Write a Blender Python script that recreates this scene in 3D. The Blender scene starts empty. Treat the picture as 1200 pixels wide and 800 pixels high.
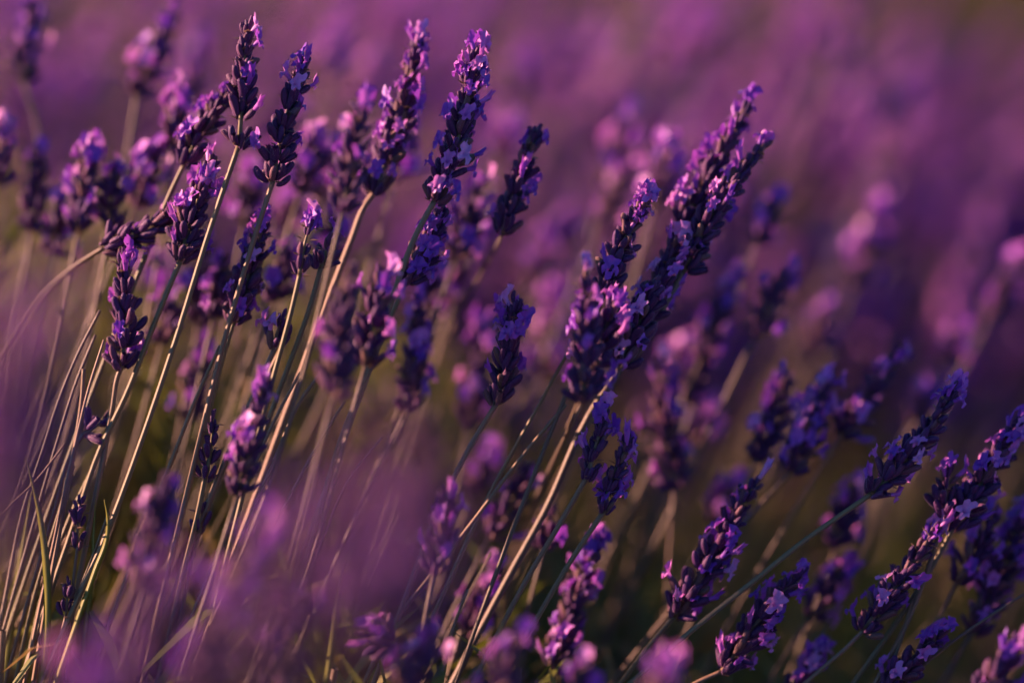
import bpy, math, random
import numpy as np
from mathutils import Vector, Matrix, Quaternion

sc = bpy.context.scene
C = sc.collection

# ------------------------------------------------------------------ camera
PITCH = math.radians(17.0)
FOCUS = 0.8333                                   # metres to the sharp stalks
CAM = Vector((0.0, 0.0, 0.6936))
cam_d = bpy.data.cameras.new("camera")
cam_d.lens = 100.0
cam_d.sensor_width = 36.0
cam_d.clip_start = 0.02
cam_d.clip_end = 1000.0
cam_d.dof.use_dof = True
cam_d.dof.focus_distance = FOCUS
cam_d.dof.aperture_fstop = 2.15
cam_d.dof.aperture_blades = 9
cam = bpy.data.objects.new("camera", cam_d)
C.objects.link(cam)
cam.location = CAM
cam.rotation_euler = (math.pi / 2 - PITCH, 0, 0)
sc.camera = cam
FWD = Vector((0, math.cos(PITCH), -math.sin(PITCH)))
UPV = Vector((0, math.sin(PITCH), math.cos(PITCH)))

# ------------------------------------------------------------------ sky, sun, exposure
SUN_ELEV = math.radians(18.0)
SUN_AZ = math.radians(-81.0)                     # from +Y towards -X: low sun on the left, a little behind the flowers
world = bpy.data.worlds.new("World")
sc.world = world
world.use_nodes = True
wn = world.node_tree
sky = wn.nodes.new("ShaderNodeTexSky")
sky.sky_type = 'NISHITA'
sky.sun_disc = False
sky.sun_elevation = SUN_ELEV
sky.sun_rotation = SUN_AZ % (2 * math.pi)
sky.air_density = 1.0
sky.dust_density = 0.3
sky.ozone_density = 8.0
wn.links.new(sky.outputs[0], wn.nodes["Background"].inputs[0])
wn.nodes["Background"].inputs[1].default_value = 0.05
sun_d = bpy.data.lights.new("sun", 'SUN')
sun_d.energy = 5.0
sun_d.angle = math.radians(0.5)
sun_d.color = (1.0, 0.55, 0.38)
sun = bpy.data.objects.new("sun", sun_d)
C.objects.link(sun)
sdir = Vector((math.sin(SUN_AZ) * math.cos(SUN_ELEV), math.cos(SUN_AZ) * math.cos(SUN_ELEV), math.sin(SUN_ELEV)))
sun.rotation_euler = sdir.to_track_quat('Z', 'Y').to_euler()
sun.location = (-3, 1, 3)
sc.view_settings.view_transform = 'Standard'
sc.view_settings.look = 'None'
sc.view_settings.exposure = 1.95
sc.view_settings.gamma = 1.0
sc.render.engine = 'CYCLES'
sc.cycles.use_denoising = True
sc.cycles.use_adaptive_sampling = True
sc.cycles.adaptive_threshold = 0.03
sc.cycles.max_bounces = 6
sc.cycles.transmission_bounces = 4
sc.cycles.diffuse_bounces = 3

# ------------------------------------------------------------------ helpers
def at(px, py, d):
    """photograph pixel (1200 x 800) at d metres along the view axis -> world point"""
    k = 0.36 * d / 1200.0
    return CAM + FWD * d + Vector(((px - 600) * k, 0, 0)) + UPV * ((400 - py) * k)

def ground_z(x, y):
    return 0.012 * math.sin(x * 7.1 + 1.3) * math.sin(y * 6.3) + 0.02 * math.sin(x * 2.1) * math.sin(y * 1.7 + 0.6)

def tag(o, label=None, cat=None, group=None, kind=None):
    if label: o["label"] = label
    if cat: o["category"] = cat
    if group: o["group"] = group
    if kind: o["kind"] = kind
    return o

def mesh_from(name, V, F, mats, mi=None, smooth=True):
    """V: (n,3) array, F: list of index tuples, or a dict of {n: array (m,n)}"""
    me = bpy.data.meshes.new(name)
    if isinstance(F, dict):
        loops = np.concatenate([F[k].ravel() for k in sorted(F)]) if F else np.zeros(0, int)
        tot = np.concatenate([np.full(len(F[k]), k) for k in sorted(F)])
        start = np.concatenate([[0], np.cumsum(tot)[:-1]])
        me.vertices.add(len(V)); me.vertices.foreach_set("co", np.asarray(V, np.float32).ravel())
        me.loops.add(len(loops)); me.loops.foreach_set("vertex_index", loops.astype(np.int32))
        me.polygons.add(len(tot)); me.polygons.foreach_set("loop_start", start.astype(np.int32))
        me.polygons.foreach_set("loop_total", tot.astype(np.int32))
        if mi is not None:
            me.polygons.foreach_set("material_index", np.concatenate([mi[k] for k in sorted(F)]).astype(np.int32))
        me.update(calc_edges=True)
    else:
        me.from_pydata([tuple(v) for v in V], [], F)
        if mi is not None:
            me.polygons.foreach_set("material_index", np.asarray(mi, np.int32))
    me.polygons.foreach_set("use_smooth", np.full(len(me.polygons), smooth))
    for m in mats: me.materials.append(m)
    me.update()
    return me

def link(name, me, parent=None, loc=None):
    o = bpy.data.objects.new(name, me)
    C.objects.link(o)
    if parent is not None: o.parent = parent
    if loc is not None: o.location = loc
    return o

# ------------------------------------------------------------------ materials
def new_mat(name):
    m = bpy.data.materials.new(name)
    m.use_nodes = True
    nt = m.node_tree
    b = nt.nodes["Principled BSDF"]
    return m, nt, b, nt.nodes["Material Output"]

def N(nt, t, **kw):
    n = nt.nodes.new(t)
    for k, v in kw.items(): setattr(n, k, v)
    return n

def random_fac(nt):
    """one value per object and per loose piece"""
    oi = N(nt, "ShaderNodeObjectInfo"); ge = N(nt, "ShaderNodeNewGeometry")
    a = N(nt, "ShaderNodeMath", operation='ADD'); f = N(nt, "ShaderNodeMath", operation='FRACT')
    nt.links.new(oi.outputs["Random"], a.inputs[0]); nt.links.new(ge.outputs["Random Per Island"], a.inputs[1])
    nt.links.new(a.outputs[0], f.inputs[0])
    return f.outputs[0]

def ramp(nt, fac, stops):
    r = N(nt, "ShaderNodeValToRGB")
    cr = r.color_ramp
    while len(cr.elements) < len(stops): cr.elements.new(0.5)
    for e, (p, c) in zip(cr.elements, stops):
        e.position = p; e.color = (*c, 1)
    nt.links.new(fac, r.inputs[0])
    return r.outputs[0]

def noise(nt, scale, detail=3.0, vec=None, rough=0.6):
    n = N(nt, "ShaderNodeTexNoise")
    n.inputs["Scale"].default_value = scale; n.inputs["Detail"].default_value = detail
    n.inputs["Roughness"].default_value = rough
    if vec is not None: nt.links.new(vec, n.inputs["Vector"])
    return n.outputs["Fac"]

def mixc(nt, fac, a, b, mode='MIX'):
    m = N(nt, "ShaderNodeMix", data_type='RGBA', blend_type=mode)
    if isinstance(fac, float): m.inputs[0].default_value = fac
    else: nt.links.new(fac, m.inputs[0])
    for sock, v in ((m.inputs[6], a), (m.inputs[7], b)):
        if isinstance(v, tuple): sock.default_value = (*v, 1)
        else: nt.links.new(v, sock)
    return m.outputs[2]

def add_translucent(nt, b, out, col, amount):
    t = N(nt, "ShaderNodeBsdfTranslucent")
    nt.links.new(col, t.inputs[0])
    mx = N(nt, "ShaderNodeMixShader"); mx.inputs[0].default_value = amount
    nt.links.new(b.outputs[0], mx.inputs[1]); nt.links.new(t.outputs[0], mx.inputs[2])
    nt.links.new(mx.outputs[0], out.inputs[0])

def make_materials():
    M = {}
    # calyx: dusky violet, downy
    m, nt, b, out = new_mat("calyx_violet")
    rf = random_fac(nt)
    tc = N(nt, "ShaderNodeTexCoord")
    col = ramp(nt, rf, [(0.0, (0.045, 0.012, 0.075)), (0.35, (0.080, 0.018, 0.085)), (0.65, (0.060, 0.015, 0.105)), (0.85, (0.125, 0.040, 0.090)), (1.0, (0.150, 0.080, 0.060))])
    nz = noise(nt, 900.0, 2.0, tc.outputs["Object"])
    col2 = mixc(nt, nz, mixc(nt, 0.55, col, (0.03, 0.015, 0.06)), col)
    nt.links.new(col2, b.inputs["Base Color"])
    b.inputs["Roughness"].default_value = 0.62
    b.inputs["Specular IOR Level"].default_value = 0.22
    b.inputs["Sheen Weight"].default_value = 0.10
    b.inputs["Sheen Roughness"].default_value = 0.35
    b.inputs["Sheen Tint"].default_value = (1.0, 0.86, 0.95, 1)
    bp = N(nt, "ShaderNodeBump"); bp.inputs["Strength"].default_value = 0.5; bp.inputs["Distance"].default_value = 0.0003
    nt.links.new(nz, bp.inputs["Height"]); nt.links.new(bp.outputs[0], b.inputs["Normal"])
    M["calyx"] = m
    # petals
    m, nt, b, out = new_mat("petal_lavender")
    rf = random_fac(nt)
    tc = N(nt, "ShaderNodeTexCoord")
    col = ramp(nt, rf, [(0.0, (0.19, 0.035, 0.46)), (0.4, (0.40, 0.075, 0.55)), (0.8, (0.64, 0.18, 0.62)), (1.0, (0.74, 0.34, 0.70))])
    nz = noise(nt, 1400.0, 3.0, tc.outputs["Object"])
    col2 = mixc(nt, nz, mixc(nt, 0.5, col, (0.13, 0.02, 0.42)), col)
    nt.links.new(col2, b.inputs["Base Color"])
    b.inputs["Roughness"].default_value = 0.5
    b.inputs["Sheen Weight"].default_value = 0.25
    b.inputs["Sheen Roughness"].default_value = 0.4
    add_translucent(nt, b, out, col2, 0.32)
    M["petal"] = m
    # down hairs
    m, nt, b, out = new_mat("calyx_down")
    b.inputs["Base Color"].default_value = (0.25, 0.14, 0.30, 1)
    b.inputs["Roughness"].default_value = 0.5
    h = N(nt, "ShaderNodeRGB"); h.outputs[0].default_value = (0.75, 0.50, 0.62, 1)
    add_translucent(nt, b, out, h.outputs[0], 0.8)
    M["down"] = m
    # bract
    m, nt, b, out = new_mat("bract_brown")
    rf = random_fac(nt)
    col = ramp(nt, rf, [(0, (0.16, 0.09, 0.08)), (1, (0.27, 0.17, 0.12))])
    nt.links.new(col, b.inputs["Base Color"]); b.inputs["Roughness"].default_value = 0.7
    add_translucent(nt, b, out, col, 0.3)
    M["bract"] = m
    # stems
    def stem(name, stops, spec=0.3):
        m, nt, b, out = new_mat(name)
        rf = random_fac(nt)
        tc = N(nt, "ShaderNodeTexCoord")
        mp = N(nt, "ShaderNodeMapping"); mp.inputs["Scale"].default_value = (1, 1, 0.06)
        nt.links.new(tc.outputs["Object"], mp.inputs[0])
        col = ramp(nt, rf, stops)
        nz = noise(nt, 700.0, 3.0, mp.outputs[0])
        nb = noise(nt, 14.0, 2.0, tc.outputs["Object"])
        c2 = mixc(nt, nz, mixc(nt, 0.45, col, (0.08, 0.06, 0.04)), col)
        c3 = mixc(nt, nb, c2, mixc(nt, 0.5, c2, (0.20, 0.13, 0.14)))
        nt.links.new(c3, b.inputs["Base Color"])
        b.inputs["Roughness"].default_value = 0.5
        b.inputs["Specular IOR Level"].default_value = spec
        b.inputs["Sheen Weight"].default_value = 0.12
        b.inputs["Sheen Roughness"].default_value = 0.3
        bp = N(nt, "ShaderNodeBump"); bp.inputs["Strength"].default_value = 0.4; bp.inputs["Distance"].default_value = 0.0003
        nt.links.new(nz, bp.inputs["Height"]); nt.links.new(bp.outputs[0], b.inputs["Normal"])
        return m
    M["stem"] = stem("stem_olive", [(0, (0.10, 0.100, 0.024)), (0.5, (0.135, 0.118, 0.034)), (1, (0.165, 0.118, 0.055))])
    M["straw"] = stem("stem_straw", [(0, (0.18, 0.115, 0.055)), (0.5, (0.215, 0.128, 0.078)), (1, (0.14, 0.108, 0.032))])
    M["brown"] = stem("stem_brown", [(0, (0.065, 0.050, 0.028)), (1, (0.11, 0.075, 0.045))])
    # leaves
    m, nt, b, out = new_mat("leaf_green")
    rf = random_fac(nt)
    col = ramp(nt, rf, [(0, (0.100, 0.125, 0.016)), (0.5, (0.150, 0.155, 0.020)), (0.85, (0.190, 0.165, 0.030)), (1, (0.22, 0.14, 0.05))])
    nt.links.new(col, b.inputs["Base Color"]); b.inputs["Roughness"].default_value = 0.5
    add_translucent(nt, b, out, col, 0.4)
    M["leaf"] = m
    m, nt, b, out = new_mat("blade_green")
    tc = N(nt, "ShaderNodeTexCoord")
    nz = noise(nt, 60.0, 3.0, tc.outputs["Object"])
    col = ramp(nt, nz, [(0.3, (0.15, 0.16, 0.02)), (0.7, (0.23, 0.21, 0.035))])
    nt.links.new(col, b.inputs["Base Color"]); b.inputs["Roughness"].default_value = 0.4
    add_translucent(nt, b, out, col, 0.4)
    M["blade"] = m
    m, nt, b, out = new_mat("bud_yellow")
    b.inputs["Base Color"].default_value = (0.55, 0.33, 0.03, 1); b.inputs["Roughness"].default_value = 0.5
    M["yellow"] = m
    # soil
    m, nt, b, out = new_mat("soil")
    tc = N(nt, "ShaderNodeTexCoord")
    n1 = noise(nt, 6.0, 8.0, tc.outputs["Object"]); n2 = noise(nt, 90.0, 6.0, tc.outputs["Object"])
    c1 = ramp(nt, n1, [(0.3, (0.060, 0.038, 0.026)), (0.7, (0.125, 0.082, 0.055))])
    c2 = mixc(nt, n2, mixc(nt, 0.6, c1, (0.03, 0.02, 0.015)), c1)
    nt.links.new(c2, b.inputs["Base Color"]); b.inputs["Roughness"].default_value = 0.95
    bp = N(nt, "ShaderNodeBump"); bp.inputs["Strength"].default_value = 0.9; bp.inputs["Distance"].default_value = 0.02
    nt.links.new(n2, bp.inputs["Height"]); nt.links.new(bp.outputs[0], b.inputs["Normal"])
    M["soil"] = m
    return M
M = make_materials()

# ------------------------------------------------------------------ flower pieces (templates point along +Z, metres)
def calyx_geo(seed, sides, prof, ribs, hairs=0, open_mouth=False):
    r = random.Random(seed)
    bend = r.uniform(0.0002, 0.0009); fat = r.uniform(0.95, 1.2); L = 0.0066
    V, F, mi = [], [], []
    for j, (t, rad) in enumerate(prof):
        for i in range(sides):
            a = 2 * math.pi * i / sides
            rr = rad * fat * (1 + (ribs if i % 2 else -ribs) * (1 if 0.05 < t < 1.0 else 0.3))
            z = t * L
            if open_mouth and j == len(prof) - 1: z += 0.0005 if i % 2 else -0.0002
            V.append((rr * math.cos(a) - bend * (t * (1 - t)) * 3, rr * math.sin(a), z))
    n = len(prof)
    for j in range(n - 1):
        for i in range(sides):
            k = (i + 1) % sides
            F.append((j * sides + i, j * sides + k, (j + 1) * sides + k, (j + 1) * sides + i)); mi.append(0)
    if not open_mouth:
        F.append(tuple((n - 1) * sides + i for i in range(sides))); mi.append(0)
    F.append(tuple(reversed(range(sides)))); mi.append(0)
    for _ in range(hairs):
        t = r.uniform(0.05, 1.0); a = r.uniform(0, 2 * math.pi)
        rad = np.interp(t, [p[0] for p in prof], [p[1] for p in prof]) * fat
        p = Vector((rad * math.cos(a) - bend * t * (1 - t) * 3, rad * math.sin(a), t * L))
        d = Vector((math.cos(a), math.sin(a), r.uniform(-0.2, 0.9))).normalized()
        s = Vector((-math.sin(a), math.cos(a), r.uniform(-0.5, 0.5))) * 0.000030
        h = r.uniform(0.00016, 0.00044)
        b0 = len(V)
        V += [tuple(p - s), tuple(p + s), tuple(p + d * h)]
        F.append((b0, b0 + 1, b0 + 2)); mi.append(1)
    return V, F, mi

P_HI = [(0, .00035), (.10, .00066), (.25, .00092), (.45, .00106), (.65, .00106), (.82, .00096), (.94, .00078), (1.02, .00048), (1.05, .0002)]
P_OPEN = [(0, .00035), (.10, .00066), (.25, .00092), (.45, .00104), (.65, .00104), (.82, .0010), (.95, .00098), (.98, .0011)]
P_MID = [(0, .00035), (.15, .0008), (.5, .00108), (.85, .0009), (1.04, .0002)]
P_LOW = [(0, .0003), (.5, .0013), (1.08, .0002)]

def floret_geo(seed, na, tube, flare, crumple=1.0, size=1.0, dried=False):
    r = random.Random(seed)
    V, F = [], []
    ph = [r.uniform(0, 6.28) for _ in range(6)]
    lobes = [(math.radians(62), 1.0, .0012), (math.radians(118), 1.0, .0012), (math.radians(198), .78, -.0006), (math.radians(270), .85, -.0010), (math.radians(342), .78, -.0006)]
    rings = []
    for t in np.linspace(0, 1, tube):
        rings.append([(0.00055 + .00035 * t, -0.0012 + .0036 * t)] * na)
    for q in np.linspace(0, 1, flare + 1)[1:]:
        ring = []
        for i in range(na):
            a = 2 * math.pi * i / na
            R, Z = 0.0, 0.0
            for (la, ls, lz) in lobes:
                d = (a - la + math.pi) % (2 * math.pi) - math.pi
                w = max(0.0, 1 - (abs(d) / 0.56) ** 2.2)
                if w > 0:
                    R = max(R, ls * (0.55 + 0.45 * w ** .5)); Z += lz * w
            R = max(R, 0.42)
            rr = 0.0009 + (0.0034 * size * R - 0.0009) * q
            curl = -0.0006 * q * q if Z < 0 else 0.0004 * q
            ruf = crumple * (0.00045 * math.sin(5 * a + ph[0]) + 0.00035 * math.sin(8 * a + ph[1]) + r.uniform(-.0003, .0003)) * q
            zz = 0.0024 + Z * q * size + curl + ruf + (0.0010 * q if not dried else 0.002 * q)
            rr *= 1 + crumple * 0.16 * math.sin(3 * a + ph[2]) * q
            if dried: rr = 0.0008 + (rr - 0.0008) * 0.35
            ring.append((rr, zz))
        rings.append(ring)
    bx = r.uniform(-.2, .2)
    for ring in rings:
        for i, (rr, z) in enumerate(ring):
            a = 2 * math.pi * i / na
            V.append((rr * math.cos(a) + bx * z, rr * math.sin(a) + (0.12 if z > 0.002 else 0) * (z - .002), z))
    for j in range(len(rings) - 1):
        for i in range(na):
            k = (i + 1) % na
            F.append((j * na + i, j * na + k, (j + 1) * na + k, (j + 1) * na + i))
    return V, F, [0] * len(F)

def bract_geo():
    V = [(0, 0, 0), (-.0011, .0003, .0016), (.0011, .0003, .0016), (0, .0007, .0036), (0, -.0001, .0017)]
    return V, [(0, 4, 1), (0, 2, 4), (1, 4, 3), (4, 2, 3)], [0] * 4

CAL_HI = [calyx_geo(i, 12, P_HI, .12, 240) for i in range(4)] + [calyx_geo(9, 12, P_OPEN, .12, 240, True)]
CAL_MID = [calyx_geo(i, 5, P_MID, .0) for i in range(3)]
def bipyramid():
    V = [(0, 0, 0), (0, 0, .0072)] + [(.00135 * math.cos(a), .00135 * math.sin(a), .0036) for a in (0, 1.57, 3.14, 4.71)]
    F = [f for i in range(4) for f in ((0, 2 + (i + 1) % 4, 2 + i), (1, 2 + i, 2 + (i + 1) % 4))]
    return V, F, [0] * len(F)
CAL_LOW = [bipyramid()]
FLO_HI = [floret_geo(20 + i, 24, 3, 4, 1.0 + .25 * (i % 3), (1.0, .9, 1.12, .82, 1.0)[i % 5]) for i in range(5)] + [floret_geo(40 + i, 14, 3, 3, 1.4, .8, True) for i in range(2)]
FLO_MID = [floret_geo(20 + i, 12, 2, 2, 1.2, (1.0, .85, 1.1)[i]) for i in range(3)] + [floret_geo(41, 8, 2, 2, 1.2, .8, True)]
FLO_LOW = [floret_geo(30, 5, 1, 1, 1.0, 1.15)]
BRACT = bract_geo()
me_cal = [mesh_from("calyx", V, F, [M["calyx"], M["down"]], mi) for V, F, mi in CAL_HI]
me_flo = [mesh_from("floret", V, F, [M["petal"]], mi) for V, F, mi in FLO_HI]
me_bra = mesh_from("bract", BRACT[0], BRACT[1], [M["bract"]], BRACT[2])

def frame(axis, roll):
    z = axis.normalized()
    x = z.orthogonal().normalized()
    q = Quaternion(z, roll)
    x = q @ x
    y = z.cross(x)
    return Matrix((x, y, z)).transposed().to_4x4()

def spike_layout(L, seed, pf, bend=None, gap=0.0, dens=1.0, bloom=None, plump=1.0, dried=0.18, fine=True):
    """a flower spike growing along +Z from the origin, L long: list of (kind, variant seed, matrix).
    bend: vector by which the middle bows; gap: part of L between the lowest whorl and the rest; bloom(t, phi)-> extra chance"""
    r = random.Random(seed)
    out = []
    bend = bend or Vector((r.uniform(-.04, .04) * L, r.uniform(-.04, .04) * L, 0))
    cs, sp, kk, r0 = (.78, .0041, 1.28, .0013) if fine else (1.0, .0050, 1.0, .0008)
    body = max(L - 0.0050, L * .6)
    n = max(2, int(round(body / sp)) + 1)
    ease = lambda u: 1 - (1 - u) ** 1.28 if n > 3 else u
    ts = [ease(i / (n - 1)) for i in range(n)]
    if gap > 0 and n > 2:
        ts = [0.0] + [gap + (1 - gap) * ease(i / (n - 2)) for i in range(n - 1)]
    def axis_pt(t): return Vector((0, 0, body * t)) + bend * 4 * t * (1 - t)
    ph0 = r.uniform(0, 6.28)
    for wi, t in enumerate(ts):
        c = axis_pt(t)
        top = t > .93
        prof = plump * (0.9 + .25 * math.sin(math.pi * min(1, t * 1.05 + .12))) * (1 - .22 * t)
        k = int(round((8.0 - 3.0 * t) * dens * kk)) if not top else 4
        k = max(2, k)
        ph0 += math.pi / 2 + r.uniform(-.3, .3)
        for i in range(k):
            phi = ph0 + 2 * math.pi * i / k + r.uniform(-.28, .28)
            theta = math.radians((r.uniform(26, 54) if i % 2 else r.uniform(10, 34)) * (1 - .40 * t)) * plump
            if top: theta *= .55
            rad = Vector((math.cos(phi), math.sin(phi), 0))
            d = (Vector((0, 0, 1)) * math.cos(theta) + rad * math.sin(theta)).normalized()
            p = c + rad * (r0 * prof * (1 - .5 * t)) + Vector((0, 0, r.uniform(-.0014, .0018)))
            s = cs * prof * r.uniform(.78, 1.1)
            if top: s *= .9
            m = Matrix.Translation(p) @ frame(d, r.uniform(0, 6.28)) @ Matrix.Diagonal((s * .95, s * .95, s, 1))
            out.append(("calyx", r.randrange(1000), m))
            b = (.60 if fine else .88) * (pf if bloom is None else bloom(t, phi))
            if r.random() < b:
                d2 = (d + rad * r.uniform(.0, .5)).normalized()
                fs = r.uniform(.70, 1.02) if fine else r.uniform(.8, 1.1)
                yv = Vector((0, 0, 1)) - d2 * d2.z
                y = yv.normalized() if yv.length > .05 else d2.orthogonal().normalized()
                x = y.cross(d2)
                R = Matrix((x, y, d2)).transposed().to_4x4() @ Matrix.Rotation(r.uniform(-.5, .5), 4, 'Z')
                fp = p + d * (0.0062 * s)
                v = r.randrange(1000)
                kind = "dry" if r.random() < dried else "floret"
                out.append((kind, v, Matrix.Translation(fp) @ R @ Matrix.Scale(fs, 4)))
        for i in range(2):
            phi = ph0 + math.pi * i + r.uniform(-.4, .4)
            rad = Vector((math.cos(phi), math.sin(phi), 0))
            d = (Vector((0, 0, 1)) * .45 + rad).normalized()
            y = -(Vector((0, 0, 1)) - d * d.z).normalized()
            R = Matrix((y.cross(d), y, d)).transposed().to_4x4()
            out.append(("bract", 0, Matrix.Translation(c + rad * .0007 - Vector((0, 0, .0004))) @ R @ Matrix.Scale(r.uniform(.8, 1.15), 4)))
    axis = [axis_pt(i / 10) for i in range(11)]
    return out, axis

def tube(pts, radii, square=True, sides=8, cap=True):
    V, F = [], []
    n = len(pts)
    up = None
    for i, p in enumerate(pts):
        t = (pts[min(i + 1, n - 1)] - pts[max(i - 1, 0)]).normalized()
        if up is None: up = t.orthogonal().normalized()
        up = (up - t * up.dot(t)).normalized()
        s = t.cross(up)
        for k in range(sides):
            a = 2 * math.pi * k / sides
            rr = radii[i] * ((1.12 if k % 2 else .80) if square else 1)
            V.append(p + (up * math.cos(a) + s * math.sin(a)) * rr)
    for i in range(n - 1):
        for k in range(sides):
            q = (k + 1) % sides
            F.append((i * sides + k, i * sides + q, (i + 1) * sides + q, (i + 1) * sides + k))
    if cap:
        F.append(tuple(reversed(range(sides)))); F.append(tuple((n - 1) * sides + k for k in range(sides)))
    return V, F

def catmull(P, sub):
    """smooth curve through the points, tangents weighted by chord length so that uneven spacing makes no kinks"""
    n = len(P); d = [max(1e-6, (P[i + 1] - P[i]).length) for i in range(n - 1)]
    T = []
    for i in range(n):
        if i == 0: T.append((P[1] - P[0]) / d[0])
        elif i == n - 1: T.append((P[-1] - P[-2]) / d[-1])
        else:
            a, b = (P[i] - P[i - 1]) / d[i - 1], (P[i + 1] - P[i]) / d[i]
            T.append((a * d[i] + b * d[i - 1]) / (d[i] + d[i - 1]))
    out = []
    for i in range(n - 1):
        for q in range(sub):
            t = q / sub
            out.append(P[i] * (2 * t ** 3 - 3 * t * t + 1) + T[i] * d[i] * (t ** 3 - 2 * t * t + t) + P[i + 1] * (3 * t * t - 2 * t ** 3) + T[i + 1] * d[i] * (t ** 3 - t * t))
    out.append(P[-1])
    return out

class Batch:
    """joins transformed templates into one mesh"""
    def __init__(self): self.V, self.F, self.M, self.n = [], {3: [], 4: []}, {3: [], 4: []}, 0
    def add(self, V, F, mi):
        self.V.append(np.asarray(V, float).reshape(-1, 3))
        for f, m in zip(F, mi):
            if len(f) > 4:
                for i in range(1, len(f) - 1):
                    self.F[3].append((f[0] + self.n, f[i] + self.n, f[i + 1] + self.n)); self.M[3].append(m)
            else:
                self.F[len(f)].append(tuple(i + self.n for i in f)); self.M[len(f)].append(m)
        self.n += len(V)
    def add_t(self, T, m, mi):
        V = np.asarray(T[0], float)
        A = np.array(m)
        self.add(V @ A[:3, :3].T + A[:3, 3], T[1], [mi] * len(T[1]))
    def arrays(self):
        F = {k: np.array(v) for k, v in self.F.items() if v}
        return np.concatenate(self.V), F, {k: np.array(self.M[k]) for k in F}
    def mesh(self, name, mats):
        V, F, mi = self.arrays()
        return mesh_from(name, V, F, mats, mi)

def ground_tail(P, r):
    """carries a stem from its last seen point down into the soil, bending gently upright"""
    d = (P[-1] - P[-2]).normalized()
    last = P[-1]; h = last.z
    hx = max(-1.1, min(1.1, d.x / max(.3, -d.z))); hy = max(-.4, min(.4, d.y / max(.3, -d.z)))
    root = last + Vector((hx * h * .52, hy * h * .52, -h))
    root.z = ground_z(root.x, root.y) - 0.015
    a = last + d * h * .42; b = root + Vector((0, 0, h * .40))
    Q = list(P)
    for t in (.18, .38, .6, .8, 1.0):
        u = 1 - t
        Q.append(last * u ** 3 + a * 3 * u * u * t + b * 3 * u * t * t + root * t ** 3)
    return Q

count = {"s": 0, "j": 0}
def stalk(label, tip, base, path=(), dz=0.0, mode='j', pf=.3, seed=1, gap=0.0, dens=1.0, r=.00078, mat="stem", tail_dz=0.0, tip_dz=0.0, bloom=None, plump=1.0, dried=.18, group="lavender stalks of the near bush", cat="lavender stalk", bow=None, yellow=None):
    d = FOCUS + dz / 100.0
    B = at(*base, d); T = at(*tip, d + tip_dz / 100.0)
    rr = random.Random(seed)
    pts = [B]
    if path:
        for i, p in enumerate(path):
            pts.append(at(p[0], p[1], d + tail_dz / 100.0 * (i + 1) / len(path)))
    else:
        ax = (B - T).normalized()
        lean = Vector((-0.42 + rr.uniform(-.1, .1), rr.uniform(-.1, .05), -1)).normalized()
        dd = (ax * .6 + lean * .4).normalized()
        pts.append(B + dd * .07); pts.append(B + dd * .07 + lean * .08)
    pts = ground_tail(pts, rr)
    root = pts[-1].copy(); root.z = ground_z(root.x, root.y)
    e = bpy.data.objects.new("lavender_stalk", None); C.objects.link(e)
    e.location = root; e.empty_display_size = .01
    tag(e, label, cat, group)
    curve = catmull([p - root for p in pts], 6)
    n = len(curve)
    V, F = tube(curve, [r * .82 * (1 + .12 * i / n) for i in range(n)])
    link("stem", mesh_from("stem", V, F, [M[mat]]), e)
    axis = T - B; L = axis.length
    lay, ax = spike_layout(L, seed, pf, gap=gap, dens=dens, bloom=bloom, plump=plump, dried=dried, bend=bow)
    # keep world azimuth: local -X stays towards the sunlit side
    z = axis.normalized(); x = Vector((1, 0, 0)); x = (x - z * x.dot(z)).normalized(); y = z.cross(x)
    R = Matrix((x, y, z)).transposed().to_4x4()
    V, F = tube([R @ p for p in ax], [r * (.95 - .5 * i / 10) for i in range(11)], square=False, sides=6)
    if mode == 's':
        sp = link("flower_spike", mesh_from("flower_spike", V, F, [M[mat]]), e, B - root)
        for kind, v, m in lay:
            if kind == "calyx": o = link("calyx", me_cal[v % 5], sp)
            elif kind == "bract": o = link("bract", me_bra, sp)
            elif kind == "dry": o = link("floret", me_flo[5 + v % 2], sp)
            else: o = link("floret", me_flo[v % 5], sp)
            o.matrix_basis = R @ m
    else:
        ba = Batch(); ba.add(V, F, [1] * len(F)); fl = Batch()
        for kind, v, m in lay:
            if kind == "calyx": ba.add_t(CAL_MID[v % 3], R @ m, 0)
            elif kind == "bract": ba.add_t(BRACT, R @ m, 2)
            elif kind == "dry": fl.add_t(FLO_MID[3], R @ m, 0)
            else: fl.add_t(FLO_MID[v % 3], R @ m, 0)
        sp = link("flower_spike", ba.mesh("flower_spike", [M["calyx"], M[mat], M["bract"]]), e, B - root)
        if fl.n:
            f = link("florets", fl.mesh("florets", [M["petal"]]), sp); f["kind"] = "stuff"
    count[mode] += 1
    return e

def straw(label, path, dz=0.0, tail_dz=0.0, r=.0007, mat="straw", tipr=.6, group="bare stems of the near bush"):
    d = FOCUS + dz / 100.0
    pts = [at(p[0], p[1], d + tail_dz / 100.0 * i / max(1, len(path) - 1)) for i, p in enumerate(path)]
    pts = ground_tail(pts, random.Random(len(label)))
    root = pts[-1].copy(); root.z = ground_z(root.x, root.y)
    cv = catmull([p - root for p in pts], 6)
    n = len(cv)
    V, F = tube(cv, [r * .85 * (tipr + (1.15 - tipr) * i / n) for i in range(n)])
    o = link("bare_stem", mesh_from("bare_stem", V, F, [M[mat]]), None, root)
    tag(o, label, "stem", group)
    return o

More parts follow.
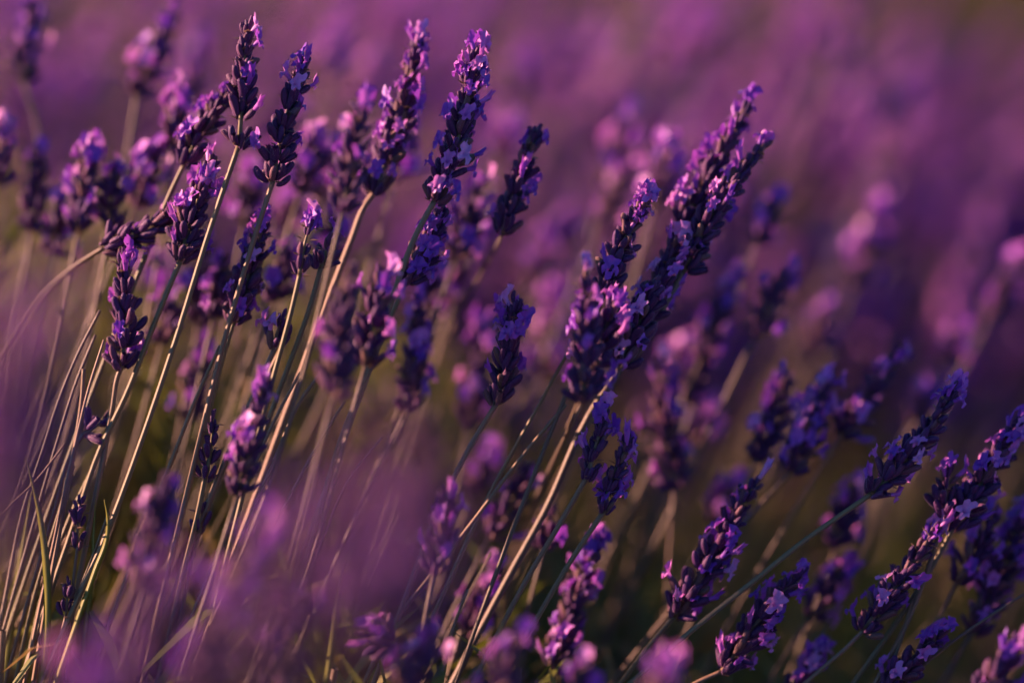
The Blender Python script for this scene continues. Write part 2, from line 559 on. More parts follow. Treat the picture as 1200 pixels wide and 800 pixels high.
def blade(label, path, w, dz=0.0, name="grass_blade"):
    d = FOCUS + dz / 100.0
    pts = [at(p[0], p[1], d) for p in path]
    pts = ground_tail(pts, random.Random(3))
    root = pts[-1].copy(); root.z = ground_z(root.x, root.y)
    cv = catmull([p - root for p in pts], 6)
    n = len(cv); V, F = [], []
    for i, p in enumerate(cv):
        t = (cv[min(i + 1, n - 1)] - cv[max(i - 1, 0)]).normalized()
        s = t.cross(Vector((.35, 1, 0))).normalized(); nn = t.cross(s)
        k = w * min(1, .12 + 3.2 * i / n) * (1 if i < n * .8 else .7)
        V += [p - s * k, p + nn * k * .35, p + s * k, p - nn * k * .12]
    for i in range(n - 1):
        for k in range(4):
            q = (k + 1) % 4
            F.append((i * 4 + k, i * 4 + q, i * 4 + 4 + q, i * 4 + 4 + k))
    F += [(3, 2, 1, 0), tuple((n - 1) * 4 + k for k in range(4))]
    o = link(name, mesh_from(name, V, F, [M["blade"]]), None, root)
    return tag(o, label, "grass blade", "green blades at the foot of the bush")

# ------------------------------------------------------------------ the ground
def build_ground():
    xs = np.concatenate([[-300, -60, -15, -6], np.linspace(-3, 3, 61), [6, 15, 60, 300]])
    ys = np.concatenate([[-300, -60, -15, -4], np.linspace(-1, 6, 71), [9, 15, 60, 300]])
    V = [(x, y, ground_z(x, y) if abs(x) <= 3 and -1 <= y <= 6 else 0.0) for y in ys for x in xs]
    nx = len(xs)
    F = [(j * nx + i, j * nx + i + 1, (j + 1) * nx + i + 1, (j + 1) * nx + i) for j in range(len(ys) - 1) for i in range(nx - 1)]
    tag(link("ground", mesh_from("ground", V, F, [M["soil"]])), "dark brown soil under the lavender field", None, None, "structure")
build_ground()

# ------------------------------------------------------------------ the field behind: one uncountable mass
def field_variants(n):
    out = []
    for s in range(n):
        r = random.Random(500 + s)
        L = r.uniform(.032, .052)
        lay, ax = spike_layout(L, 700 + s, (.25, .5, .35, .65)[s % 4], gap=(0, .25, 0, .2)[s % 4], dens=.74, plump=1.08, dried=.05, fine=False)
        ba = Batch()
        for kind, v, m in lay:
            if kind == "calyx": ba.add_t(CAL_LOW[0], m, 0)
            elif kind in ("floret", "dry"): ba.add_t(FLO_LOW[0], m, 1)
        bow = Vector((r.uniform(.01, .04), r.uniform(-.02, .02), 0))
        pts = [Vector((0, 0, -.34 * t)) - bow * (4 * t * t) for t in (0, .2, .45, .7, 1)]
        V, F = tube(pts, [.0006, .0007, .0007, .0008, .0009], square=False, sides=3, cap=False)
        ba.add(V, F, [2] * len(F))
        V, F = tube([Vector((0, 0, 0)), Vector((0, 0, L))], [.0008, .0005], square=False, sides=3, cap=False)
        ba.add(V, F, [2] * len(F))
        out.append(ba.arrays())
    return out

def scatter(points, variants, mats, name):
    """points: list of (variant, 4x4 matrix)"""
    Vs, Fs, Ms, off = [], {3: [], 4: []}, {3: [], 4: []}, 0
    for v, m in points:
        V, F, mi = variants[v]
        A = np.array(m)
        Vs.append(V @ A[:3, :3].T + A[:3, 3])
        for k in F: Fs[k].append(F[k] + off); Ms[k].append(mi[k])
        off += len(V)
    F = {k: np.concatenate(Fs[k]) for k in Fs if Fs[k]}
    return link(name, mesh_from(name, np.concatenate(Vs), F, mats, {k: np.concatenate(Ms[k]) for k in F}))

def lean_matrix(p, r, leanx, s):
    t = Vector((leanx + r.gauss(0, .10), r.gauss(0.02, .10), 1)).normalized()
    return Matrix.Translation(p) @ frame(t, r.uniform(0, 6.28)) @ Matrix.Scale(s, 4)

def smooth(a, b, x):
    t = max(0, min(1, (x - a) / (b - a))); return t * t * (3 - 2 * t)

def furrow(x, y):
    """0 in the lane between two rows, 1 on the rows"""
    c = 0.19 + 0.10 * (y - 1.0)
    return smooth(.03, .16, abs(x - c - .06))

def build_field():
    r = random.Random(11)
    var = field_variants(10)
    pts = []
    while len(pts) < 2300:
        y = 1.20 + 5.0 * r.random() ** 1.45
        hw = .33 + .33 * y
        x = r.uniform(-hw, hw)
        if r.random() > .35 + .65 * furrow(x, y): continue
        h = .375 + .035 * math.sin(3.1 * x + 1.7 * y) + r.gauss(0, .028) - .045 * (1 - furrow(x, y))
        if y < 1.15: h = min(h, .40)
        pts.append((r.randrange(10), lean_matrix(Vector((x, y, h)), r, .38 + .15 * max(0, x), r.uniform(.85, 1.15))))
    # lower, shorter stalks on the slope of the bush behind the sharp ones
    for _ in range(1500):
        y = r.uniform(1.14, 1.85); x = r.uniform(-.2 - .22 * y, .2 + .22 * y)
        h = .375 - .16 * (y - .9) + .10 * max(0, y - 1.3) + r.uniform(-.13, .03)
        pts.append((r.randrange(10), lean_matrix(Vector((x, y, max(.14, h))), r, .4, r.uniform(.85, 1.15))))
    # the bush goes on either side of the frame
    for _ in range(300):
        y = r.uniform(.55, .98); side = r.choice((-1, 1))
        x = side * (.30 * y / 1.0 * .62 + .02 + abs(r.gauss(0, .22)))
        h = .36 + r.gauss(0, .03) - (.09 if side < 0 else 0)
        pts.append((r.randrange(10), lean_matrix(Vector((x, y, h)), r, .4, r.uniform(.85, 1.1))))
    o = scatter(pts, var, [M["calyx"], M["petal"], M["straw"]], "lavender_field")
    tag(o, "mass of blurred purple lavender filling the field behind the bush", "lavender", None, "stuff")
build_field()

def leaf_variants():
    out = []
    for s in range(6):
        r = random.Random(900 + s)
        ba = Batch()
        for i in range(9):          # a leafy shoot: paired narrow leaves
            for sd in (0, 1):
                z = .008 * i
                a = (math.pi / 2) * (i % 2) + math.pi * sd + r.uniform(-.3, .3)
                rad = Vector((math.cos(a), math.sin(a), 0)); sidev = Vector((-rad.y, rad.x, 0))
                Ln = r.uniform(.022, .036); w = r.uniform(.0011, .0018)
                up = r.uniform(.8, 1.8)
                d = (rad + Vector((0, 0, up))).normalized(); d2 = (rad * 1.5 + Vector((0, 0, up * .7))).normalized()
                p0 = Vector((0, 0, z)); p1 = p0 + d * Ln * .55; p2 = p1 + d2 * Ln * .45
                V = [p0 - sidev * w * .4, p0 + sidev * w * .4, p1 - sidev * w, p1 + sidev * w, p2]
                ba.add(V, [(0, 1, 3, 2), (2, 3, 4)], [0, 0])
        V, F = tube([Vector((0, 0, -.10)), Vector((0, 0, .075))], [.0012, .0008], False, 4, False)
        ba.add(V, F, [1] * len(F))
        out.append(ba.arrays())
    return out

def build_foliage():
    r = random.Random(5)
    var = leaf_variants(); pts = []
    for _ in range(6200):
        y = .50 + 3.4 * r.random() ** 1.6
        hw = .22 + .26 * y
        x = r.uniform(-hw, hw)
        top = .255 + .03 * math.sin(5 * x + 3 * y) - .05 * (1 - furrow(x, y)) + .09 * smooth(.02, -.12, x) * (1 - smooth(1.0, 1.15, y)) * smooth(.84, .92, y)
        if y < .68: top -= .03
        top -= .035 * smooth(.0, .08, x)
        h = top * (1 - .55 * r.random() ** 2)
        pts.append((r.randrange(6), lean_matrix(Vector((x, y, h)), r, .25, r.uniform(.8, 1.3))))
    o = scatter(pts, var, [M["leaf"], M["brown"]], "lavender_foliage")
    tag(o, "olive green leafy shoots packed at the foot of the stalks", "foliage", None, "stuff")
build_foliage()

def build_grass():
    """yellow-green grass growing up through the bush on its sunny side"""
    r = random.Random(21); ba = Batch()
    def one(x, y, top, w):
        lean = Vector((r.uniform(.05, .55), r.uniform(-.15, .2), 1)).normalized()
        base = Vector((x, y, top)) - lean * (top / lean.z)
        bow = Vector((r.uniform(-.03, .03), r.uniform(-.02, .02), 0))
        side = lean.cross(Vector((r.uniform(-.7, .7), 1, 0))).normalized(); nn = lean.cross(side)
        V, F = [], []
        ts = (0, .35, .6, .78, .9, 1.0)
        for i, t in enumerate(ts):
            p = base.lerp(Vector((x, y, top)), t) + bow * (4 * t * (1 - t)) + Vector((.03, 0, -.012)) * max(0, t - .7)
            k = w * (1, 1, .95, .75, .45, .06)[i]
            V += [p - side * k, p + nn * k * .3, p + side * k]
        for i in range(len(ts) - 1):
            for k in (0, 1): F.append((i * 3 + k, i * 3 + k + 1, i * 3 + k + 4, i * 3 + k + 3))
        ba.add(V, F, [0] * len(F))
    for _ in range(340):
        y = r.uniform(.81, 1.04)
        one(r.uniform(-.21, -.085) * y / .85, y, .362 + r.gauss(0, .022), r.uniform(.0007, .0014))
    for _ in range(110):
        y = r.uniform(.90, 1.12)
        one(r.uniform(-.10, .10) * y / .85, y, .31 + r.gauss(0, .022), r.uniform(.0008, .0015))
    for _ in range(260):
        y = r.uniform(.93, 1.30)
        one(r.uniform(-.02, .20) * y / .85, y, .30 + r.gauss(0, .025) - .05 * (y - .93), r.uniform(.0008, .0016))
    tag(link("grass", ba.mesh("grass", [M["blade"]])), "sunlit yellow green grass growing up between the stems", "grass", None, "stuff")
build_grass()

def build_dry_stems():
    """thin straw-coloured stems among the flower stalks, too many to count"""
    r = random.Random(8)
    var = []
    for s in range(8):
        q = random.Random(1200 + s)
        ba = Batch(); bow = Vector((q.uniform(.0, .05), q.uniform(-.02, .02), 0))
        pts = [Vector((0, 0, -.36 * t)) - bow * (3 * t * t) for t in (0, .12, .25, .4, .6, .8, 1)]
        V, F = tube(pts, [.00035, .0006, .0007, .0008, .0009, .001, .001], True, 6, False)
        ba.add(V, F, [s % 3] * len(F)); var.append(ba.arrays())
    pts = []
    for _ in range(50):
        y = r.uniform(.79, .98)
        x = r.triangular(-.26, .24, -.12)
        h = .37 + .04 * smooth(.05, -.12, x) + r.gauss(0, .02) - .05 * smooth(.06, .16, x)
        pts.append((r.randrange(8), lean_matrix(Vector((x, y, h)), r, .42, r.uniform(.85, 1.2))))
    for _ in range(150):                       # and behind, on the lower side of the bush
        y = r.uniform(.96, 1.25); x = r.uniform(-.08, .22) * y / .85
        pts.append((r.randrange(8), lean_matrix(Vector((x, y, .325 + r.gauss(0, .025) - .10 * (y - .96))), r, .42, r.uniform(.9, 1.15))))
    o = scatter(pts, var, [M["straw"], M["stem"], M["brown"]], "dry_stems")
    tag(o, "tangle of thin straw coloured stems between the flower stalks", "stems", None, "stuff")
build_dry_stems()

# ------------------------------------------------------------------ flower stalks one can pick out
left_bloom = lambda lo, hi: (lambda t, phi: hi if math.cos(phi) < -.1 else lo)
top_bloom = lambda a, b, c: (lambda t, phi: c if t > a else b)

def build_sharp_stalks():
    def S(*a, plump=1.0, **k): return stalk(*a, mode='s', plump=plump * 1.12, **k)
    S("tall sharp lavender stalk with mostly closed buds, top spike beside its slightly lower twin", (289, 18), (280, 170), [(248, 263), (203, 407), (162, 527), (128, 618), (77, 733)], 0, bloom=lambda t, p: .30 if (math.cos(p) > .2 and .3 < t < .9) else .05, seed=101, gap=.24, r=.00085)
    S("sharp lavender stalk just beside and lower than the tall closed bud spike", (360, 62), (320, 212), [(302, 267), (268, 380), (228, 540)], .2, pf=.3, seed=102, r=.0008, mat="straw", bloom=top_bloom(.7, .15, .5))
    S("sharp upright lavender stalk with ragged open florets down its whole curving spike", (560, 50), (509, 236), [(490, 270), (455, 364), (433, 430), (400, 514), (372, 610)], 0, pf=.72, seed=103, gap=.16, r=.0009, dens=.95)
    S("small flowering spike tucked behind the stem of the ragged open spike", (523, 236), (476, 330), [(455, 378), (420, 470)], .8, pf=.55, seed=104)
    S("lavender stalk with pale pink top and separate lower whorl, left of the ragged spike", (492, 36), (438, 226), [(428, 240), (412, 280), (385, 350), (340, 470)], 2.0, pf=.45, seed=105, gap=.22, mat="straw", r=.001)
    S("sharp compact lavender spike standing alone at the centre with pale sunlit florets", (607, 343), (582, 472), [(547, 530), (513, 600), (470, 713)], 0, bloom=lambda t, p: .98 if (math.cos(p) < .3 and .3 < t < .9) else .2, seed=106, r=.0008, mat="straw", dens=1.05)
    S("dark slender lavender spike in soft focus with closed buds, standing alone below the field", (634, 142), (590, 272), [(578, 296), (532, 380), (480, 500)], 1.6, tail_dz=9, pf=.18, seed=107, r=.0008, mat="brown")
    S("leaning lavender spike with pale tip pointing up beside the tall closed bud spike", (276, 98), (216, 192), [(200, 225), (170, 300)], 1.6, pf=.35, seed=108, bloom=left_bloom(.2, .55))
    S("dark spike hanging behind the tall closed bud spike, two buds at its base", (252, 178), (211, 306), [(183, 374), (147, 464), (117, 527), (88, 610)], .6, pf=.3, seed=109, mat="stem", r=.00085)
    S("lavender spike bent nearly flat to one side above an upright dark spike", (232, 236), (122, 290), [(85, 314), (50, 347), (20, 395)], 1.3, tail_dz=4, bloom=lambda t, p: .5 if t > .45 else .12, seed=110, r=.0008, mat="brown")
    S("upright dark violet spike right under the spike bent flat to one side", (143, 288), (143, 428), [(138, 440), (132, 474), (122, 530), (104, 620)], .7, pf=.35, seed=111, mat="straw", r=.00085, bloom=left_bloom(.35, .3))
    S("lavender spike above a straight green stem, below the twin spikes", (312, 256), (274, 376), [(263, 412), (247, 474), (222, 570)], 1.0, seed=112, bloom=left_bloom(.2, .6), r=.0008)
    S("short lavender tuft with one pale floret on a thin tan stem", (331, 366), (323, 405), [(304, 448), (272, 520), (240, 600)], .5, pf=.3, seed=113, mat="straw", dens=.6)
    S("small rim lit spike of curled dark buds with pale florets at its top", (367, 247), (351, 322), [(346, 345), (318, 450)], -.4, seed=114, bloom=top_bloom(.55, .05, .8), dens=.45, plump=.7)
    S("single round whorl on a sharp green stem beside the curled bud spike", (386, 280), (376, 313), [(363, 360), (330, 450), (290, 560)], .3, pf=.2, seed=115, dens=.7, mat="stem")
    S("small bud string hanging over a straw stem, dark closed buds only", (252, 477), (240, 560), [(232, 600), (215, 670)], .3, pf=0, seed=116, gap=.3, dens=.5, plump=.8)
    S("tiny dark bud cluster on a wiry stem above two more buds, beside the green blades", (97, 570), (91, 640), [(88, 663), (83, 720)], .2, pf=0, seed=117, gap=.45, dens=.42, plump=.75, r=.0005, mat="brown")
    S("tiny upright dark bud cluster low beside the long green blade", (80, 666), (77, 722), [(67, 763), (58, 800)], .1, pf=0, seed=118, dens=.5, plump=.7, r=.0005, mat="brown")
    S("small dark tuft of buds pointing sideways among thin straw stems", (132, 487), (98, 508), [(84, 530), (66, 590)], .9, pf=0, seed=119, dens=.6, r=.0006, mat="brown")
    S("lower half shaded bud tuft on a thin stem over the dark bud string", (238, 585), (234, 622), [(226, 650), (212, 720)], .5, pf=0, seed=120, dens=.4, plump=.8, r=.0006, mat="straw")
    # middle right
    S("deep blue violet spike in sharp focus leaning against the large double spike", (762, 222), (707, 347), [(700, 366), (672, 440), (640, 520)], .4, seed=121, bloom=top_bloom(.72, .12, .9), r=.0007, mat="brown")
    S("upper one of the two long parallel spikes, pale pink tip highest", (880, 117), (802, 262), [(770, 330), (735, 410), (690, 500)], 2.2, tail_dz=4, seed=122, bloom=left_bloom(.25, .6), plump=.98, r=.0009)
    S("lower one of the two long parallel spikes on the thick dark stem", (899, 162), (800, 318), [(783, 350), (737, 417), (690, 487), (640, 596), (603, 663)], 1.4, seed=123, pf=.42, plump=1.0, r=.00115, mat="brown")
    S("brownish spike with pale buds wedged under the long parallel spikes", (796, 268), (742, 396), [(727, 425), (690, 500), (650, 580)], 1.2, tail_dz=3, seed=124, pf=.3, r=.0009, plump=1.05)
    S("dark bushy head in the thick of the cluster, right above the thick bare stem", (768, 326), (728, 424), [(712, 450), (670, 530)], .4, tail_dz=5, seed=135, mat="brown", pf=.55, plump=1.25)
    S("low blue head of the cluster beside the upright blurred one", (722, 350), (692, 432), [(680, 466), (640, 560)], -1.2, tail_dz=6, seed=136, mat="brown", pf=.6, plump=1.2)
    S("upright blue violet spike, blurred, left of the double spike cluster", (686, 313), (682, 470), [(668, 500), (625, 590)], -2.4, tail_dz=7, mat="brown", seed=125, pf=.3, r=.0008, plump=1.05)
    S("taller of the two small dark spikes on long parallel bare stems", (713, 468), (688, 558), [(658, 610), (613, 686), (573, 763)], 0, seed=126, pf=.3, plump=.76, r=.0008, mat="straw")
    S("shorter of the two small dark spikes on long parallel bare stems", (743, 502), (708, 598), [(667, 660), (617, 746)], 0, seed=127, pf=.4, plump=.76, r=.0008, mat="stem")
    # lower right
    S("sharp spike with pink florets at its base, far out on a long bent stem", (1125, 447), (1022, 578), [(990, 600), (943, 633), (880, 683), (833, 720), (785, 760)], 0, seed=128, bloom=lambda t, p: .75 if t < .22 or t > .78 else .12, r=.0009)
    S("blue spike with bushy tip in the dark corner, under the pink based spike", (1104, 612), (1013, 737), [(990, 760), (963, 783), (930, 812)], .7, seed=129, bloom=lambda t, p: .7 if t < .3 or t > .8 else .15, mat="straw")
    S("spike with bright pink florets at mid height and smooth dark tip", (891, 556), (790, 722), [(770, 745), (735, 790)], 1.3, seed=130, bloom=lambda t, p: .7 if t < .62 else .05, plump=1.1)
    S("dark blue spike low down, tip turned towards the long bent stem", (944, 662), (846, 786), [(815, 800), (770, 830)], .9, seed=131, pf=.5, mat="straw")
    S("shaded blue spike at the lower edge under the bushy tipped spike", (1110, 735), (1036, 812), [(1010, 840)], .8, seed=132, pf=.6)
    S("large spike with pale lilac florets leaning out of the frame edge", (1198, 487), (1116, 620), [(1100, 650), (1050, 730), (1000, 800)], 1.2, seed=133, pf=.55, plump=1.1)
    S("thin pinkish bud spike beside the large edge spike", (1112, 543), (1106, 605), [(1096, 640), (1060, 735), (1020, 810)], 1.0, seed=134, pf=.1, dens=.6, mat="straw")
build_sharp_stalks()

def build_soft_stalks():
    G1 = "soft stalks behind the near bush"
    G2 = "blurred stalks in front of the near bush"
    def b(label, tip, base, dz, seed, pf=.4, path=(), mat="brown", plump=1.05, r=.00062, g=G1, **k):
        plump *= 1.22 if g == G2 else 1.1
        stalk(label, tip, base, path, dz, 'j', pf, seed, mat=mat, plump=plump, r=r, group=g, **k)
    # behind, upper left
    b("blurred stalk in the top corner with orange stem, tip cut by the frame", (40, -8), (28, 95), 9, 201, .5, [(45, 160), (30, 300)])
    b("blurred stalk with tan stem leaning under the frame top, left of the twins", (212, -22), (160, 112), 8, 202, .5, [(148, 185), (120, 300)])
    b("dark blurred spike cut by the frame side beside the far corner stalks", (6, 140), (-2, 215), 6, 203, .3)
    b("blurred brown spike with thin pink edge near the frame side", (48, 172), (38, 272), 6, 204, .3, mat="brown")
    b("soft spike with pink lit side, upper of the pair above the flat bent spike", (106, 166), (92, 272), 4, 205, .55)
    b("soft spike tight beside the pink sided one above the flat bent spike", (136, 188), (130, 268), 4.2, 206, .4)
    b("blurred violet spike behind the leaning pale tipped spike", (208, 96), (204, 178), 5, 207, .5)
    b("blurred lilac spike left of the leaning pale tipped spike", (190, 165), (160, 240), 5, 208, .55)
    b("hazy pink spike between the twin spikes and the pale topped stalk", (372, 150), (352, 225), 6, 209, .6)
    b("blurred violet spike under the second twin's stem", (292, 190), (286, 262), 7, 210, .5)
    b("dark blurred spike close to the pale topped stalk, blue tip", (425, 110), (402, 246), -3.2, 211, .35, mat="brown")
    b("very blurred pink spike by the frame top between the tall stalks", (398, 20), (386, 85), 20, 212, .7)
    b("very blurred pale spike by the frame top left of the twin spikes", (238, 40), (222, 120), 18, 213, .7)
    b("blurred spike with pink haze right behind the ragged open spike's foot", (566, 208), (534, 304), 5.5, 214, .5)
    b("pinkish blurred spike behind the lone dark slender spike", (600, 140), (585, 190), 16, 215, .7)
    b("faint lilac spike in haze under the small tucked spike", (490, 343), (478, 480), 4, 216, .5, [(440, 560)])
    b("faint pink spike left of the lone centre spike", (562, 372), (548, 500), 8, 217, .6)
    b("pink blurred spike right of the lone centre spike", (652, 335), (640, 440), 13, 218, .6)
    # soft heads and light spots between the tall stalks
    b("blurred pink head right under the pale spike by the frame top", (246, 118), (232, 180), 12, 281, .8)
    b("small bright pink blurred head under the flat bent spike's tip", (186, 300), (176, 340), 10, 282, .9)
    b("blurred pink head behind the second twin's base", (346, 214), (332, 268), 10, 283, .8)
    b("blurred violet head in the gap between second twin and dark blurred spike", (388, 168), (372, 232), 8, 284, .6)
    b("blurred violet head over the curled bud spike", (352, 130), (336, 190), 14, 285, .7)
    b("blurred lilac head high beside the pale topped stalk", (446, 62), (430, 120), 22, 286, .8)
    b("blurred lilac head high right of the ragged open spike", (614, 60), (600, 112), 26, 287, .8)
    b("blurred mauve head below the lone dark slender spike", (640, 268), (622, 322), 16, 288, .8)
    b("blurred mauve head in the gap left of the upright cluster spike", (668, 248), (652, 300), 18, 289, .8)
    b("blurred pink head beneath the lower parallel spike's stem", (806, 398), (786, 448), 12, 290, .8)
    b("blurred pink head between the soft dark spike and the pink dotted pair", (836, 470), (812, 520), 12, 291, .8)
    b("blurred mauve head at the frame top far from the stalks", (842, 18), (826, 66), 30, 292, .8)
    b("blurred violet head in the smooth upper corner", (1062, 96), (1044, 146), 30, 293, .5)
    b("blurred pink head low in the warm gap under the striped soft spike", (860, 560), (836, 612), 9, 294, .7)
    b("blurred olive pink head under the lone centre spike", (572, 520), (552, 572), 9, 295, .7)
    b("soft head low behind the second twin's stem, beside the short pale tuft", (338, 286), (322, 352), 4.5, 301, .5)
    b("soft dark head between the tall stem and the spike below the twins", (264, 296), (250, 372), 4, 302, .4)
    b("soft pink head close behind the ragged open spike at mid height", (480, 140), (464, 212), 7, 303, .7)
    b("soft head under the dark blurred spike with blue tip", (398, 246), (384, 306), 5, 304, .5)
    b("soft violet head among stems under the small tucked spike", (516, 316), (502, 376), 7, 305, .6)
    b("soft dark head left of the tall stem under the two bud base", (204, 336), (190, 402), 5, 306, .4)
    b("soft head near the frame side under the thin pink edged spike", (76, 226), (64, 296), 6, 307, .5)
    b("soft brownish head right under the lone dark slender spike's stem", (546, 300), (532, 356), 9, 308, .6)
    # behind, middle right
    b("very blurred bright pink spike above the blue violet sharp spike", (738, 128), (712, 216), 13, 219, .8)
    b("blurred pink tipped spike near the long parallel spikes", (788, 158), (768, 240), 9, 220, .75)
    b("dark blue blurred spike behind the blue violet sharp spike", (745, 185), (706, 268), 12, 221, .2)
    b("blurred pink spike just outside the lower parallel spike's tip", (912, 222), (888, 282), 9, 222, .6)
    b("dark blue blurred spike right of the thick stem cluster", (926, 305), (884, 394), 7, 223, .25)
    b("pink dotted blurred spike below the long parallel spikes", (868, 318), (822, 420), 8, 224, .6)
    b("lower pink dotted blurred spike under its brighter neighbour", (846, 378), (800, 470), 8.5, 225, .6)
    b("very blurred solitary pink spike in the dark gap", (1032, 232), (1002, 330), 17, 226, .7)
    b("blurred dark spike with pink foot beside the thick bare stem", (772, 418), (790, 572), 6, 227, .35, plump=1.15)
    b("faint pink spike low in the dark gap", (972, 352), (950, 410), 15, 228, .6)
    b("small bright pink blurred spike in the dark gap near the sharp long spike", (1128, 380), (1108, 424), 13, 229, .7)
    b("blurred violet blot of a spike above the sharp long spike's tip", (1096, 446), (1070, 492), 11, 230, .6)
    b("soft spike with pink head and blue body, left of the striped soft spike", (926, 432), (884, 540), 5, 231, .5)
    b("soft spike with bright pink lower florets and visible thick stem", (975, 437), (928, 552), 4, 232, .6, [(890, 592), (840, 650)])
    b("dark blue soft spike with pink tip, right of the striped soft spike", (1058, 405), (986, 508), 5, 233, .35)
    b("blurred deep blue spike at the frame side in the shaded gap", (1196, 300), (1160, 370), 14, 234, .2)
    b("soft mauve spike directly behind the pink based sharp spike's stem", (1004, 560), (980, 640), 6, 235, .6)
    b("soft pink spike low behind the long bent stem", (998, 655), (950, 720), 5, 236, .7)
    b("blurred lilac spike at the frame edge under the large edge spike", (1206, 588), (1160, 690), 3.5, 237, .65)
    b("dark spike between the large edge spike and the bushy tipped one", (1170, 590), (1122, 680), 3, 238, .4)
    b("dark blue spike at the frame edge crossed by a thin stem", (1200, 650), (1140, 740), 3.5, 239, .4)
    b("blurred violet spike in the bottom corner", (1196, 742), (1150, 815), -3, 240, .6)
    b("violet pink spike cut by the bottom edge beside the bushy blue one", (966, 752), (920, 830), 2.8, 241, .7)
    b("soft dark spike behind the taller small twin spikes", (706, 622), (650, 784), 3, 242, .5)
    b("upright blurred dark spike with pink dot on a thin stem below the lone spike", (524, 562), (510, 668), -3, 243, .3)
    b("dark blue blurred spike behind the thick bare stem's lower part", (622, 540), (574, 626), 4.5, 244, .3)
    b("purple blurred spike lower behind the thick bare stem", (592, 650), (548, 742), 4.8, 245, .55)
    b("small dark blurred bud hanging near the yellow speck", (650, 585), (638, 640), 3.5, 246, .2)
    b("soft spike with pink florets on one side near the straw bundle", (316, 438), (278, 580), -2.4, 247, bloom=left_bloom(.2, .6))
    b("soft dark spike between the green stem and the straw bundle", (236, 400), (222, 490), 6, 248, .4)
    b("soft violet spike behind the tall sharp stem at mid height", (238, 280), (232, 380), 6, 249, .4)
    # in front, blurred
    b("large dark blue blurred spike before the centre left stems", (414, 308), (390, 464), -5, 260, .12, g=G2)
    b("dark blurred spike with pink dot just right of the large dark one", (452, 305), (428, 428), -2.6, 261, .4, g=G2)
    b("huge blurred purple spike filling the frame side at mid height", (44, 350), (-2, 570), -34, 262, .6, g=G2, plump=1.25)
    b("second huge blurred purple spike at the frame side, lower and darker", (4, 400), (-50, 620), -30, 263, .5, g=G2, plump=1.2)
    b("huge hazy purple spike across the lower stems, broadest of the blurs", (486, 500), (400, 760), -39, 264, .38, g=G2, plump=1.25)
    b("hazy purple blur next to the broadest one, lower", (352, 590), (280, 800), -27, 265, .35, g=G2, plump=1.25)
    b("broad violet blur at the frame side below the huge purple spike", (30, 470), (-14, 660), -33, 277, .5, g=G2, plump=1.2)
    b("broad violet blur low between the corner spike and the hazy purple ones", (196, 660), (130, 850), -24, 278, .3, g=G2, plump=1.2)
    b("blurred spike with bright violet head in front of the straw bundle", (312, 608), (262, 700), -12, 266, .5, g=G2)
    b("dark blue blurred spike low in front of the tall stem's foot", (198, 556), (166, 690), -6, 267, .3, g=G2)
    b("pink blurred spike in the bottom corner under the green blades", (112, 740), (64, 870), -17, 268, .3, g=G2)
    b("dark violet blurred spike at the bottom edge under the hazy purple blurs", (362, 690), (322, 820), -8, 269, .25, g=G2)
    b("violet blurred spike between bottom corner and the hazy blurs", (262, 690), (210, 850), -13, 270, .35, g=G2)
    b("small dark blue spike lying sideways at the bottom edge", (416, 738), (462, 754), -2.5, 271, .15, [(470, 790), (460, 830)], g=G2)
    b("round violet blurred head at the bottom edge beside the sideways one", (506, 728), (474, 806), -6, 272, .35, g=G2)
    b("dark blue blurred spike at the bottom edge under the parallel stems", (612, 744), (570, 846), -7, 273, .3, g=G2)
    b("small violet blurred head at the bottom edge right of the parallel stems", (690, 772), (664, 840), -6, 274, .4, g=G2)
    b("violet blurred spike at the bottom edge near the striped stems", (786, 765), (748, 860), -9, 275, .4, g=G2)
build_soft_stalks()

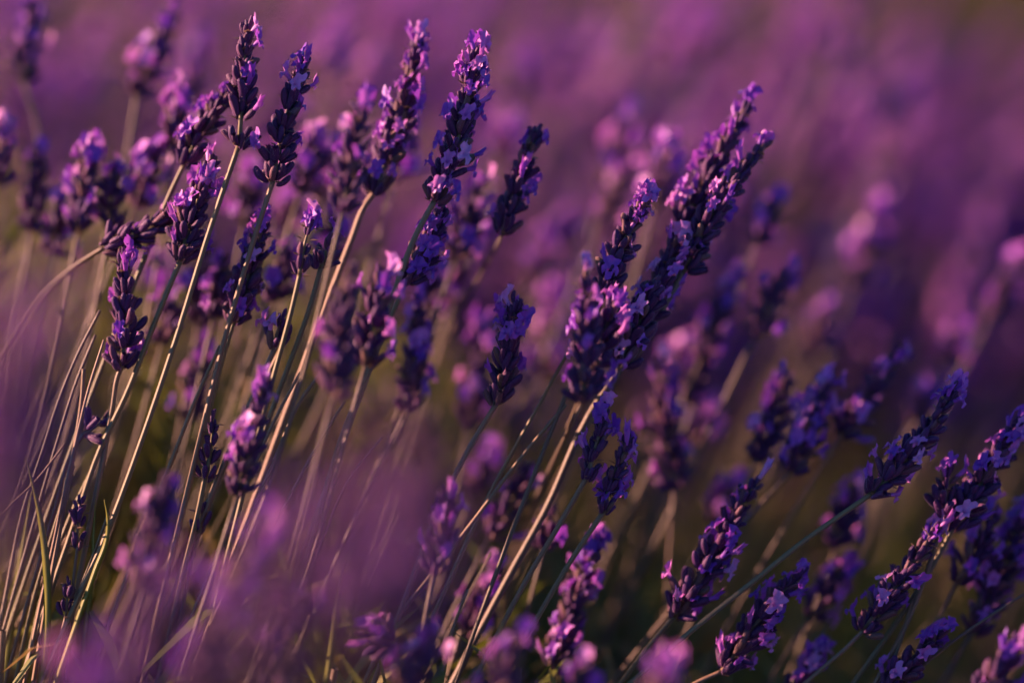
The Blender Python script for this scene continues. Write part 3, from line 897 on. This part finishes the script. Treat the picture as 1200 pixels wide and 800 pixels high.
def build_bare_stems():
    s = straw
    s("bare tan stem running from the thick stem's foot down to the bottom edge", [(663, 474), (613, 533), (560, 603), (500, 680), (457, 736), (427, 800)], .4, r=.0009)
    s("bare dark stem ending below the lone centre spike's neighbour", [(667, 410), (634, 470), (600, 530), (573, 580), (540, 650), (500, 740)], .8, mat="stem", r=.0008)
    s("short bright edged stem among the lower middle stems", [(549, 628), (530, 672), (510, 716), (480, 790)], 0, mat="stem", r=.0009)
    s("pair of pale straws crossing the pink blur, upper one", [(385, 425), (352, 470), (318, 548), (270, 660)], .2, r=.0008)
    s("pale straw next to the tuft with one pale floret", [(352, 436), (322, 492), (292, 560), (250, 660)], .1, r=.0007)
    s("broad tan straw behind the short pale tuft", [(330, 408), (298, 470), (262, 545), (225, 640)], 1.2, r=.0012)
    s("pinkish straw leaning against the straight green stem", [(258, 405), (232, 462), (205, 530), (170, 620)], .5, r=.0009, mat="straw")
    s("straw with pointed tip right of the pale straws", [(404, 470), (372, 522), (330, 600), (290, 690)], -.2, r=.0007)
    s("thin straw in front of the hazy purple blur", [(448, 512), (410, 560), (375, 640), (340, 730)], .1, r=.0006)
    s("leftmost of the thin straws under the upright dark spike", [(112, 392), (92, 440), (66, 520), (40, 610)], .9, r=.0008, mat="brown")
    s("middle one of the thin straws under the upright dark spike", [(122, 398), (104, 455), (86, 530), (62, 640)], .2, r=.0007)
    s("yellow tipped straw under the upright dark spike", [(98, 432), (96, 465), (88, 520), (70, 620)], .3, r=.0008, tipr=.8)
    s("slanting straw near the frame side above the green blades", [(76, 520), (40, 565), (14, 590), (-30, 640)], .2, r=.0006)
    s("dark stem curving down the frame side beside the huge purple blur", [(117, 364), (90, 417), (67, 474), (50, 527), (26, 600), (8, 690)], .8, mat="brown", r=.0008)
    s("green stem behind the long green blade", [(86, 545), (66, 610), (40, 700), (20, 790)], 1.0, mat="stem", r=.0009)
    s("second green stem crossing behind the tiny bud clusters", [(118, 530), (84, 600), (52, 690), (28, 800)], 1.4, mat="stem", r=.001)
    s("bright straw forming the foot of the tall stalk's neighbour", [(128, 600), (104, 664), (84, 716), (70, 770)], .1, r=.0008)
    s("thin straw standing between the sideways spike and the short bright stem", [(548, 690), (530, 740), (516, 800)], -.3, r=.0007)
    s("curved thin stem sweeping through the dark bottom corner", [(1210, 690), (1150, 728), (1090, 772), (1050, 810)], 1.0, mat="brown", r=.0008)
    s("pale straw next to the blue spike's stem in the dark corner", [(1068, 705), (1060, 735), (1042, 790)], 1.0, r=.0009)
    s("straw fork at the foot of the pink floret spike, upper prong", [(822, 728), (800, 748), (770, 775)], .4, r=.0006)
    blade("long curved green grass blade near the frame side", [(30, 534), (38, 565), (47, 606), (55, 676), (54, 750), (48, 800)], .0013, 0)
    blade("short straight green blade beside the tall sharp stem", [(112, 583), (110, 620), (108, 666), (102, 720)], .0009, .1)
    blade("short green blade touching the tall sharp stem", [(122, 585), (126, 605), (125, 632), (112, 668)], .0009, -.2)
    blade("broad soft green blade behind the bud clusters", [(38, 560), (26, 640), (14, 720), (4, 800)], .0016, 2.5)
    blade("green blade at the bottom edge under the hazy purple blurs", [(412, 640), (398, 690), (388, 760), (380, 830)], .0014, 1.8)
build_bare_stems()
